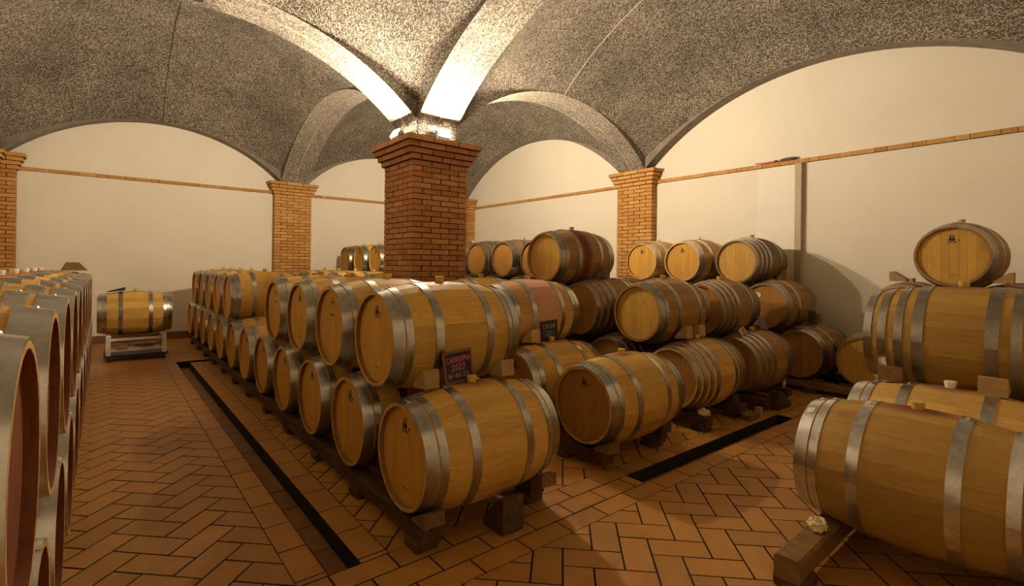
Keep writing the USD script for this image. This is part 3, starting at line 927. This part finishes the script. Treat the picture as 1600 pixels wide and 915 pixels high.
# --- the long central stack along the left gutter, two tiers
AX = 1.255
A_LOW = [2.48 + .785 * k for k in range(12)]
GA = 'barrels in the central stack beside the gutter'
for k, y in enumerate(A_LOW):
    lab = 'front-most light oak barrel of the bottom row, standing at the corner of the gutter' if k == 0 else f'{ORD[k]} barrel from the front in the bottom row of the central gutter stack'
    barrel('new' if k < 5 else 'new_far', AX, y, ZL, lab, GA)
A_UP = [(0, 'new'), (1, 'crest'), (2, 'new'), (3, 'crest'), (6, 'new_far'), (7, 'new_far'), (8, 'new_far'), (9, 'new_far'), (10, 'new_far')]
for q, (k, kd) in enumerate(A_UP):
    y = A_LOW[k] + .42
    lab = 'large light oak barrel at the front of the upper row, above the pink-lettered slate' if q == 0 else \
        f'{ORD[q]} barrel from the front in the upper row of the central gutter stack'
    barrel(kd, AX + .02, y, ZU + .018, lab, GA)
# --- second line of the block behind the column
for k in range(6):
    y = 6.75 + .79 * k
    barrel('new_far', 3.02, y, ZL, f'{ORD[k]} bottom barrel from the column in the line behind the central stack', 'barrels behind the central stack')
    if k < 5:
        barrel('new_far', 3.02, y + .395, ZU + .02, f'{ORD[k]} upper barrel from the column, top showing behind the central stack', 'barrels behind the central stack')
# --- three-tier stack near the back wall
for k in range(4):
    y = 8.72 + .80 * k
    barrel('new_far', 4.20, y, ZL, f'{ORD[k]} bottom barrel of the tall back-wall stack left of the column', 'tall stack by the back wall')
for k in range(4):
    y = 8.72 + .80 * k + (.40 if k < 3 else .38)
    if k < 3:
        barrel('new_far', 4.20, y, ZU, f'{ORD[k]} middle barrel of the tall back-wall stack left of the column', 'tall stack by the back wall')
for k, (y, kd) in enumerate(((9.52, 'new_far'), (10.32, 'new_far'), (11.125, 'old_far'))):
    if k == 2:
        barrel('new_far', 4.20, 11.53, ZU, 'last middle barrel of the tall stack, touching the back wall', 'tall stack by the back wall')
    lab = ['top barrel of the back-wall stack, partly cut off by the left edge of the column', 'middle one of the three top barrels seen left of the column',
           'darker left-most of the three top barrels seen left of the column'][k]
    barrel(kd, 4.20, y, ZT, lab, 'tall stack by the back wall')
# --- stack line right of the column, running to the back
BX = 5.15
for k in range(6):
    barrel('dark_far', BX, 5.06 + .76 * k, ZL, f'{ORD[k]} bottom barrel of the dark stack right of the column', 'dark stack right of the column')
    if k < 5:
        barrel('old_far', BX, 5.44 + .76 * k, ZU + .012, f'{ORD[k]} middle barrel of the dark stack right of the column', 'dark stack right of the column')
for k, (y, kd) in enumerate(((5.82, 'dark_far'), (6.58, 'dark_six_far'), (7.34, 'dark_far'), (8.10, 'dark_far'))):
    lab = ['top barrel with a brown head tucked behind the large red-banded barrel', 'top barrel with pale hoops right of the column, second from the red-banded barrel',
           'dark top barrel with ridged hoops just right of the column', 'dark top barrel mostly hidden by the right edge of the column'][k]
    barrel(kd, BX, y, ZT + .022, lab, 'dark stack right of the column')
# --- stack in front of the column (first line right of the central stack)
C1 = 2.805
G2 = 'barrels of the stacks behind the right gutter'
barrel('plain', C1, 2.585, ZL, 'light oak barrel with brown head and yellow bung, nearest the right gutter', G2)
barrel('plain', C1, 3.41, ZL, 'light oak barrel on the bottom tier under the unframed dark slate', G2)
barrel('new_far', C1, 4.21, ZL, 'bottom barrel hidden behind the pink-stained barrel', G2)
barrel('new_far', C1, 5.00, ZL, 'bottom barrel hidden against the foot of the column', G2)
barrel('pink', C1 + .03, 3.80, ZU, 'upper barrel with a broad pink wine stain round its middle', G2)
barrel('new_far', C1 + .03, 4.60, ZU, 'light upper barrel between the pink-stained barrel and the column', G2)
# --- second line
C2 = 4.20
barrel('eight_light', C2, 2.74, ZL - .01, 'bottom barrel with eight hoops second from the left behind the right gutter', G2)
barrel('dark_far', C2, 3.53, ZL, 'dark bottom barrel peeping out behind the yellow-bunged barrel', G2)
barrel('dark_far', C2, 4.31, ZL, 'dark bottom barrel hidden under the red-banded barrel', G2)
barrel('dark_far', C2, 5.09, ZL, 'last dark bottom barrel under the red-banded barrel', G2)
barrel('old', C2, 3.14, ZU + .01, 'amber-headed upper barrel in the middle of the right stacks', G2)
barrel('eight', C2 - .03, 3.92, ZU, 'upper barrel with shadowed head between the pink-stained and amber-headed barrels', G2)
barrel('old_far', C2, 4.70, ZU, 'upper barrel hidden below the red-banded barrel', G2)
barrel('red', 3.98, 4.30, ZT + .01, 'large top barrel with a deep red wine band round its middle', G2)
# --- third line
C3 = 5.30
barrel('eight', C3, 2.70, ZL, 'bottom barrel with dark shaded head, third from the left behind the right gutter', G2)
barrel('old_far', C3, 3.50, ZL, 'bottom barrel hidden behind the third one of the right gutter', G2)
barrel('old_far', C3, 4.28, ZL, 'rear bottom barrel hidden behind the third one of the right gutter', G2)
barrel('eight', C3, 3.10, ZU, 'eight-hooped upper barrel with half-shaded head, above the grey slate', G2)
barrel('old_far', C3, 3.89, ZU, 'upper barrel behind the half-shaded one, only its top showing', G2)
# --- fourth line, against the right wall
C4 = 6.64
barrel('scroll', C4, 2.55, ZL, 'shaded bottom barrel with a faint scroll mark at the right end of the stacks', G2)
for k, y in enumerate((3.33, 4.12, 4.92, 5.72)):
    barrel('old_far', C4, y, ZL, f'{ORD[k]} hidden bottom barrel along the right wall', G2)
barrel('sticker', C4 - .05, 2.945, ZU, 'upper barrel with a pale oval sticker on its head beside the right wall', G2)
for k, y in enumerate((3.72, 4.51, 5.32)):
    barrel('old_far', C4, y, ZU, f'{ORD[k]} upper barrel along the right wall behind the stickered one', G2)
barrel('eight_amber', C4 - .02, 3.33, ZT, 'right-most top barrel of the three with bright amber heads, ringed by eight hoops', G2)
barrel('pale', C4 - .1, 4.10, ZT, 'middle one of the three top barrels with bright heads, red drips on its rim', G2)
barrel('pale', C4 + .05, 4.92, ZT, 'left-most of the three top barrels, its pale head half covered by a round shadow', G2)
# --- right-hand stack, ends facing the camera side
barrel('old_far', C4 + .05, 1.86, ZL, 'bottom barrel with an amber head close to the right wall, between the two stacks', 'right-hand stack')
barrel('old_far', C4, .32, ZL, 'bottom barrel in the corner behind the right-hand stack, hidden', 'right-hand stack')
barrel('old_far', C4, 1.09, ZL, 'bottom barrel hidden at the right wall behind the right-hand stack', 'right-hand stack')
barrel('old_far', 6.42, 1.475, ZU + .01, 'upper barrel behind the right-hand stack, the rim of its head just showing', 'right-hand stack')
barrel('old_far', 6.42, .705, ZU + .01, 'red-stained upper barrel at the right edge behind the right-hand stack', 'right-hand stack')
barrel('old_marked', 6.28, 1.05, ZT + .045, 'top barrel with a broad brown head alone against the right wall', 'right-hand stack')
barrel('mid', 3.14, .645, .475, 'large oak barrel lying nearest at lower right, on a squared beam', 'right-hand stack', rz=90, head=False)
barrel('pale', 3.87, .645, .475, 'pale yellow barrel with a white bung, behind the nearest one at lower right', 'right-hand stack', rz=90, head=False)
barrel('old_far', 4.61, .645, .475, 'hidden bottom barrel under the upper barrel at lower right', 'right-hand stack', rz=90, head=False)
barrel('eight_mid', 4.24, .645, 1.062, 'large brown barrel with eight hoops lying on top at the right edge', 'right-hand stack', rz=90, head=False)
# --- left-hand stack along the aisle, heads facing the aisle
LX = -.12 - BL
for k in range(10):
    y = 1.42 + .745 * k
    barrel('aisle' if k < 6 else 'aisle_far', LX, y, ZU + .02, f'{ORD[k]} barrel from the front on the upper row of the left-hand stack', 'left-hand stack', rz=180)
for k in range(11):
    y = 1.045 + .745 * k
    barrel('aisle' if k < 4 else 'aisle_far', LX, y, ZL, f'{ORD[k]} barrel from the front on the bottom row of the left-hand stack', 'left-hand stack', rz=180)
# --- single barrel on the white stand
barrel('new', -.08, 9.90, .705, 'single barrel lying on a low white stand by the back wall', None)


# ---------------------------------------------------------------- timber under the stacks
def beam(label, x0, x1, y0, y1, z0, z1, seed, group=None, blocks=(), mat='beam_wood', rough=.012, rot=0, rotabout=(0, 0)):
    """a rough-hewn timber with its foot blocks"""
    rng = np.random.default_rng(seed)
    along_y = (y1 - y0) > (x1 - x0)
    t = thing('support_beam', label, 'beam', group=group)
    piv = np.array([rotabout[0], rotabout[1], 0.0])
    turn = trimesh.transformations.rotation_matrix(math.radians(rot), [0, 0, 1], piv)
    L = (y1 - y0) if along_y else (x1 - x0)
    n = max(4, int(L / .12))
    P = []
    for s in np.linspace(0, 1, n + 1):
        c = .012
        w = ((x1 - x0) if along_y else (y1 - y0))
        h = z1 - z0
        sec = np.array([(c, 0), (w - c, 0), (w, c), (w, h - c), (w - c, h), (c, h), (0, h - c), (0, c)]) + rng.uniform(-rough, rough, (8, 2)) * [1, .6]
        sec[:, 1] = np.clip(sec[:, 1], 0, h)
        for_axis = [((x0 + a, y0 + s * L, z0 + b) if along_y else (x0 + s * L, y1 - a, z0 + b)) for a, b in sec]
        P.append(for_axis)
    m = sweep(np.array(P))
    if m.volume < 0:
        m.invert()
    obj('timber', m.apply_transform(turn), mat, t, smooth=20)
    for (a, ln) in blocks:
        if along_y:
            b = cbox(x0 - .012, x1 + .012, a, a + ln, 0, z0 + .004, .008, .003, rng)
        else:
            b = cbox(a, a + ln, y0 - .012, y1 + .012, 0, z0 + .004, .008, .003, rng)
        obj('foot_block', b.apply_transform(turn), 'beam_wood', t)
    return t


GB = 'timbers under the barrels'
fb = lambda y0, y1, st=.78: [(y, .14) for y in np.arange(y0, y1, st)]
beam('rough dark beam along the gutter under the heads of the central stack', 1.27, 1.385, 2.26, 11.45, .055, .150, 31, blocks=fb(2.30, 11.3))
beam('rough dark beam under the far ends of the central stack', 2.08, 2.19, 2.34, 11.45, .055, .150, 32, blocks=fb(2.36, 11.3))
beam('dark beam under the head of the barrel at the end of the right gutter', 2.83, 2.945, 2.39, 5.3, .05, .145, 33, blocks=fb(2.75, 5.2))
beam('dark beam under the far end of the barrel at the end of the right gutter', 3.56, 3.67, 2.42, 5.3, .05, .145, 34, blocks=fb(2.46, 5.2))
beam('dark beam under the head of the second barrel behind the right gutter', 4.27, 4.38, 2.40, 5.4, .05, .145, 35, blocks=fb(2.42, 5.3))
beam('dark beam under the far end of the second barrel behind the right gutter', 4.94, 5.05, 2.42, 5.4, .05, .145, 36, blocks=fb(2.46, 5.3))
beam('dark beam under the head of the third barrel behind the right gutter', 5.38, 5.49, 2.38, 4.7, .05, .145, 37, blocks=fb(2.42, 4.6))
beam('dark beam under the far end of the third barrel behind the right gutter', 6.04, 6.15, 2.42, 4.7, .05, .145, 38, blocks=fb(2.46, 4.6))
beam('long brown plank beam running under the heads by the right wall', 6.70, 6.82, .75, 5.3, .05, .150, 39, blocks=fb(.8, 5.2), mat='block_wood')
beam('dark beam close to the right wall under the barrels', 7.38, 7.49, .75, 5.3, .05, .145, 40, blocks=fb(.8, 5.2))
beam('squared brown beam sticking out under the nearest barrel at lower right', 2.47, 4.95, .94, 1.055, .055, .165, 41, blocks=[(2.49, .16), (3.45, .16), (4.6, .16)], mat='block_wood', rough=.002, rot=1.2, rotabout=(3.14, .99))
beam('squared beam under the near ends of the barrels at lower right', 2.72, 5.0, .22, .34, .055, .165, 42, blocks=[(2.9, .16), (4.6, .16)], mat='block_wood', rough=.002)
beam('dark beam under the aisle ends of the left-hand stack', -.32, -.21, .8, 8.9, .05, .145, 43, blocks=fb(.9, 8.8))
beam('dark beam under the wall ends of the left-hand stack', -.98, -.87, .8, 8.9, .05, .145, 44, blocks=fb(.9, 8.8))
beam('dark beam under the heads of the hidden line behind the central stack', 3.10, 3.21, 6.5, 11.0, .05, .145, 45, blocks=fb(6.55, 10.9))
beam('dark beam under the far ends of the hidden line behind the central stack', 3.74, 3.85, 6.5, 11.0, .05, .145, 46, blocks=fb(6.55, 10.9))
beam('dark beam under the heads of the tall stack by the back wall', 4.28, 4.39, 8.5, 11.6, .05, .145, 47, blocks=fb(8.55, 11.5))
beam('dark beam under the far ends of the tall stack by the back wall', 4.92, 5.03, 8.9, 11.6, .05, .145, 48, blocks=fb(8.95, 11.5))
beam('dark beam under the heads of the dark stack right of the column', 5.23, 5.34, 5.2, 8.75, .05, .145, 49, blocks=fb(5.25, 8.7))
beam('dark beam under the far ends of the dark stack right of the column', 5.87, 5.98, 5.2, 8.75, .05, .145, 50, blocks=fb(5.25, 8.7))


# ---------------------------------------------------------------- wedges, chocks
def wedge(label, x, y, z, w=.11, d=.13, h=.10, rz=0, rx=0, mat='wedge_wood', seed=0, group='wooden chocks between the barrels'):
    rng = np.random.default_rng(seed)
    t = thing('wooden_chock', label, 'wedge', (x, y, z), rz, group if group else None, tilt=rx)
    P = np.array([(-w / 2, -d / 2, 0), (w / 2, -d / 2, 0), (w / 2, d / 2, 0), (-w / 2, d / 2, 0), (-w / 2, -d / 2, h), (w / 2, -d / 2, h), (w / 2, d / 2, h * .22), (-w / 2, d / 2, h * .22),
                  (-w / 2, -d / 2 + d * .22, h), (w / 2, -d / 2 + d * .22, h)])
    obj('chock', hull(P + rng.uniform(-.002, .002, P.shape)), mat, t)
    return t


def chock_on(label, xw, ylow, zlow, yup, seed=0, **kw):
    """a chock in the near valley: resting on the lower barrel's flank, its thin edge under the upper one"""
    a = math.asin(.03 / RB)
    s = 1 if yup > ylow else -1
    wedge(label, xw, ylow + s * .03, zlow + RB * math.cos(a) + .002, rx=-math.degrees(a) * s, rz=0 if s > 0 else 0, seed=seed, **kw)


chock_on('square-ended chock left of the pink-lettered slate, under the front upper barrel', 1.43, A_LOW[0], ZL, A_LOW[0] + .39, 1, h=.10, d=.13, w=.09)
chock_on('chock right of the pink-lettered slate, under the front upper barrel', 1.975, A_LOW[0], ZL, A_LOW[0] + .39, 2, h=.10, d=.13, w=.10)
chock_on('chock in the gap of the upper row of the central stack, lit from above', 1.66, A_LOW[5] - .02, ZL, A_LOW[6], 3, h=.09, d=.13)
chock_on('chock under the pink-stained barrel beside the plain slate', C1 + .24, 3.41, ZL, 3.8, 4, h=.12, d=.14)
chock_on('left one of two chocks under the amber-headed upper barrel', C2 + .28, 2.74, ZL, 3.16, 5, h=.12)
chock_on('right one of two chocks under the amber-headed upper barrel', C2 + .52, 2.74, ZL, 3.16, 6, h=.12)
chock_on('chock under the stickered upper barrel by the right wall', C4 + .62, 2.55, ZL, 2.93, 7, h=.12, mat='block_wood')
chock_on('chock under the large red-banded top barrel', 3.98 + .62, 3.90, ZU, 4.2, 8, h=.12, mat='block_wood')
chock_on('chock under the right-most top barrel with eight hoops', C4 + .60, 2.93, ZU, 3.33, 9, h=.12)
tb = thing('wooden_chock', 'brown tapered chock left on top of the left-hand stack at its far end', 'wedge', (-.30, 8.13, ZU + .02 + RB - .004), group='wooden chocks between the barrels')
obj('chock', hull([(-.11, -.05, 0), (.14, -.05, 0), (.14, .05, 0), (-.11, .05, 0), (-.06, -.045, .10), (.06, -.045, .10), (.06, .045, .10), (-.06, .045, .10)]), 'block_wood', tb)
wedge('sloping dark wedge standing under the middle of the front barrel', 1.80, 2.26, 0, w=.15, d=.18, h=.20, rz=0, seed=11, mat='beam_wood')
wedge('pale chock on the end of the beam at the right end of the front barrel', 2.135, 2.305, .152, w=.12, d=.15, h=.075, rz=0, seed=12, mat='block_wood')
wedge('chock on the beam end under the head of the front barrel', 1.33, 2.305, .152, w=.12, d=.14, h=.075, rz=0, seed=13, mat='block_wood')
wedge('pale chock on the beam end under the barrel at the end of the right gutter', 2.89, 2.415, .147, w=.12, d=.15, h=.075, rz=0, seed=14, mat='block_wood')
wedge('chock on the far beam end under the barrel at the end of the right gutter', 3.615, 2.445, .147, w=.12, d=.13, h=.075, rz=0, seed=15, mat='beam_wood')
wedge('tall dark wedge standing on the tiles beyond the end of the right gutter', 5.72, 2.36, 0, w=.10, d=.30, h=.20, rz=-90, seed=16, mat='beam_wood')
wedge('chock on the beam under the second barrel behind the right gutter', 4.995, 2.560, .147, w=.11, d=.14, h=.075, rz=0, seed=17, mat='beam_wood')
wedge('left-hand chock holding the top barrel alone against the right wall', 6.40, .70, 1.396, w=.12, d=.14, h=.10, rz=0, seed=18)
wedge('right-hand chock holding the top barrel alone against the right wall', 6.40, 1.48, 1.396, w=.12, d=.14, h=.10, rz=180, seed=19)
wedge('pale split chock under the upper barrel at lower right, beside the white bung', 3.895, .46, .814, w=.12, d=.14, h=.10, rz=-90, seed=20)
wedge('thin brown chock under the far end of the upper barrel at lower right', 3.90, .93, .808, w=.12, d=.13, h=.09, rz=-90, seed=22, mat='block_wood')
small = thing('wood_block', 'small upright yellow wood block on the gutter edge under the third barrel', 'wood block', (5.18, 2.345, 0))
obj('block', cbox(-.025, .025, -.03, .03, 0, .10, .004), 'wedge_wood', small)
small = thing('wood_block', 'flat reddish wood block lying beside the small upright yellow one', 'wood block', (5.02, 2.36, 0))
obj('block', cbox(-.09, .09, -.05, .05, 0, .06, .005), 'block_wood', small)
small = thing('paper_scrap', 'white folded paper scrap on the pale yellow barrel at lower right', 'paper', (4.02, 1.02, .775))
obj('fold', xf(cbox(-.06, .06, -.03, .03, 0, .006, .002), rx=0, ry=35), 'white_paint', small)
obj('fold', xf(cbox(-.05, .05, -.02, .02, 0, .006, .002), (.03, -.07, 0), ry=30, rz=20), 'white_paint', small)


# ---------------------------------------------------------------- crumpled foil and paper
def wad(name, label, ct, loc, s, mat, seed):
    g = trimesh.creation.icosphere(3, 1.0)
    v = np.array(g.vertices)
    v *= 1 + .75 * (meshkit.fbm(v * 2.2 + seed, 4, seed)[:, None] - .5) * 2
    obj(name, T(v * s + loc, g.faces), mat, label=label, cat=ct)


wad('paper_wad', 'crumpled yellowish paper wad on the beam end under the nearest barrel at lower right', 'paper', np.array([2.85, .99, .195]), np.array([.042, .04, .034]), 'paper_wad', 5)
wad('foil_wad', 'crumpled golden foil on top of a dark beam end behind the right gutter', 'foil', np.array([4.325, 2.46, .172]), np.array([.055, .05, .032]), 'foil', 9)
wad('foil_wad', 'thin twisted strip of foil under the shaded third barrel', 'foil', np.array([6.09, 2.48, .20]), np.array([.015, .02, .06]), 'foil', 12)


# ---------------------------------------------------------------- slates and tags
def slate(name, label, loc, rz, lean, w, h, frame, lines, rmat='slate', roll=0):
    """stands on its lower edge at loc, facing -y, leaning back"""
    x = UsdGeom.Xform.Define(stage, '/World/' + numbered('/World', name))
    x.AddTranslateOp().Set(Gf.Vec3d(*loc))
    x.AddRotateZOp().Set(float(rz))
    x.AddRotateXOp().Set(float(90 - lean))
    x.AddRotateZOp().Set(float(roll), opSuffix='roll') if False else None
    t = tag(x.GetPrim(), label, 'slate' if 'slate' in name else 'tag')
    R = trimesh.transformations.rotation_matrix(math.radians(roll), [0, 0, 1])
    ap = lambda m: (m.apply_transform(R), m)[1]
    bd = obj('board', ap(cbox(-w / 2, w / 2, 0, h, -.006, 0, .001)), rmat, t)
    if frame:
        f = .012
        obj('frame', ap(cat([cbox(-w / 2 - f, w / 2 + f, -f, 0, -.009, .005, .002), cbox(-w / 2 - f, w / 2 + f, h, h + f, -.009, .005, .002), cbox(-w / 2 - f, -w / 2, 0, h, -.009, .005, .002), cbox(w / 2, w / 2 + f, 0, h, -.009, .005, .002)])), 'frame_wood', t)
    rng = np.random.default_rng(2)
    for text, hh, xx, yy, rr, mt in lines:
        m = strokes(scrawl(text, hh, rr, xx, yy, rng, .08), rr, .0012)
        obj('chalk_line', ap(m), mt, bd)
    return t


slate('slate', 'framed slate chalked in pink with CABRUMA 2022, leaning between the two front barrels', (1.665, 2.524, .815), 0, 6, .180, .165, True,
      [('CABRUMA', .030, -.082, .112, .0022, 'chalk_pink'), ('2022', .036, -.048, .063, .0025, 'chalk_pink'), ('14-06-23', .028, -.080, .018, .0018, 'chalk_pale')], roll=5)
slate('slate', 'plain dark slate with faint chalk lettering, leaning on the pink-stained barrel', (3.285, 3.446, .808), 0, 1, .215, .185, False,
      [('CASAN', .040, -.085, .115, .0024, 'chalk_white'), ('2021', .045, -.06, .045, .0024, 'chalk_white')], roll=3)
slate('slate', 'bare grey slate leaning on the half-shaded upper barrel with eight hoops', (6.02, 2.67, .80), 0, 22, .17, .16, False, [], 'slate_grey', roll=-8)
slate('slate', 'narrow grey slate edge-on beside the stickered barrel by the right wall', (7.06, 2.52, .81), 55, 8, .14, .17, False, [], 'slate_grey')
slate('price_tag', 'small yellow wooden tag with number 23 between the amber-headed and half-shaded barrels', (5.47, 2.64, .79), 0, 30, .15, .075, False, [('23', .04, -.01, .018, .004, 'stamp_ink')], 'wedge_wood', roll=14)


# ---------------------------------------------------------------- white stand by the back wall
def white_stand():
    t = thing('barrel_stand', 'low white metal barrel stand with black base by the back wall', 'stand', (.40, 9.90, 0))
    for sx in (-1, 1):
        for sy in (-1, 1):
            po = obj('post', cbox(sx * .345 - .03, sx * .345 + .03, sy * .30 - .03, sy * .30 + .03, .09, .40, .004), 'white_paint', t)
            obj('caster', cat([xf(cyl(.035, .035, .025, 14), (sx * .345 - .012, sy * .30, .036), ry=90), cbox(sx * .345 - .02, sx * .345 + .02, sy * .30 - .02, sy * .30 + .02, .04, .09, .003)]), 'black_steel', po)
    for sy in (-1, 1):
        for z in (.15, .31):
            obj('rail', cbox(-.315, .315, sy * .30 - .018, sy * .30 + .018, z, z + .04, .003), 'white_paint', t)
    for sx in (-1, 1):
        obj('saddle', cat([cbox(sx * .345 - .02, sx * .345 + .02, -.27, .27, .31, .35, .003)]), 'white_paint', t)
    obj('base', cbox(-.40, .40, -.33, .33, .07, .10, .004), 'black_steel', t)


white_stand()
wb = thing('wood_offcut', 'short yellow wood offcut lying on the lower rail of the white stand', 'wood offcut', (.22, 9.60, .19))
obj('block', cbox(-.07, .07, -.04, .04, 0, .05, .004), 'wedge_wood', wb)
wad('dark_rag', 'dark rag lying along the lower rail of the white stand', 'rag', np.array([.50, 9.60, .222]), np.array([.12, .022, .022]), 'grey_cloth', 4)
jb = thing('junction_box', 'small dark junction box under the left rib at the top of the picture', 'junction box', (.66, 5.83, 0))
zz = ZS + float(arc(np.array(.66), *BAYX[0], RISE_X)) - .02
obj('box', cbox(-.09, .09, -.06, .06, zz - .05, zz + .02, .006), 'black_steel', jb)

tool = thing('dark_wedge', 'dark flat wedge lying on top of the single barrel by the back wall', 'wedge', (.16, 9.88, 1.053))
obj('wedge', xf(hull([(-.13, -.04, 0), (.10, -.04, 0), (.10, .04, 0), (-.13, .04, 0), (-.11, -.035, .014), (.10, -.035, .05), (.10, .035, .05), (-.11, .035, .014)]), ry=-6), 'black_steel', tool)
sheet = thing('thin_board', 'thin dark board lying under the lone top barrel by the right wall', 'board', (6.42, .60, 1.392))
obj('sheet', xf(cbox(-.07, .07, -.16, .10, 0, .010, .002), rz=12), 'frame_wood', sheet)
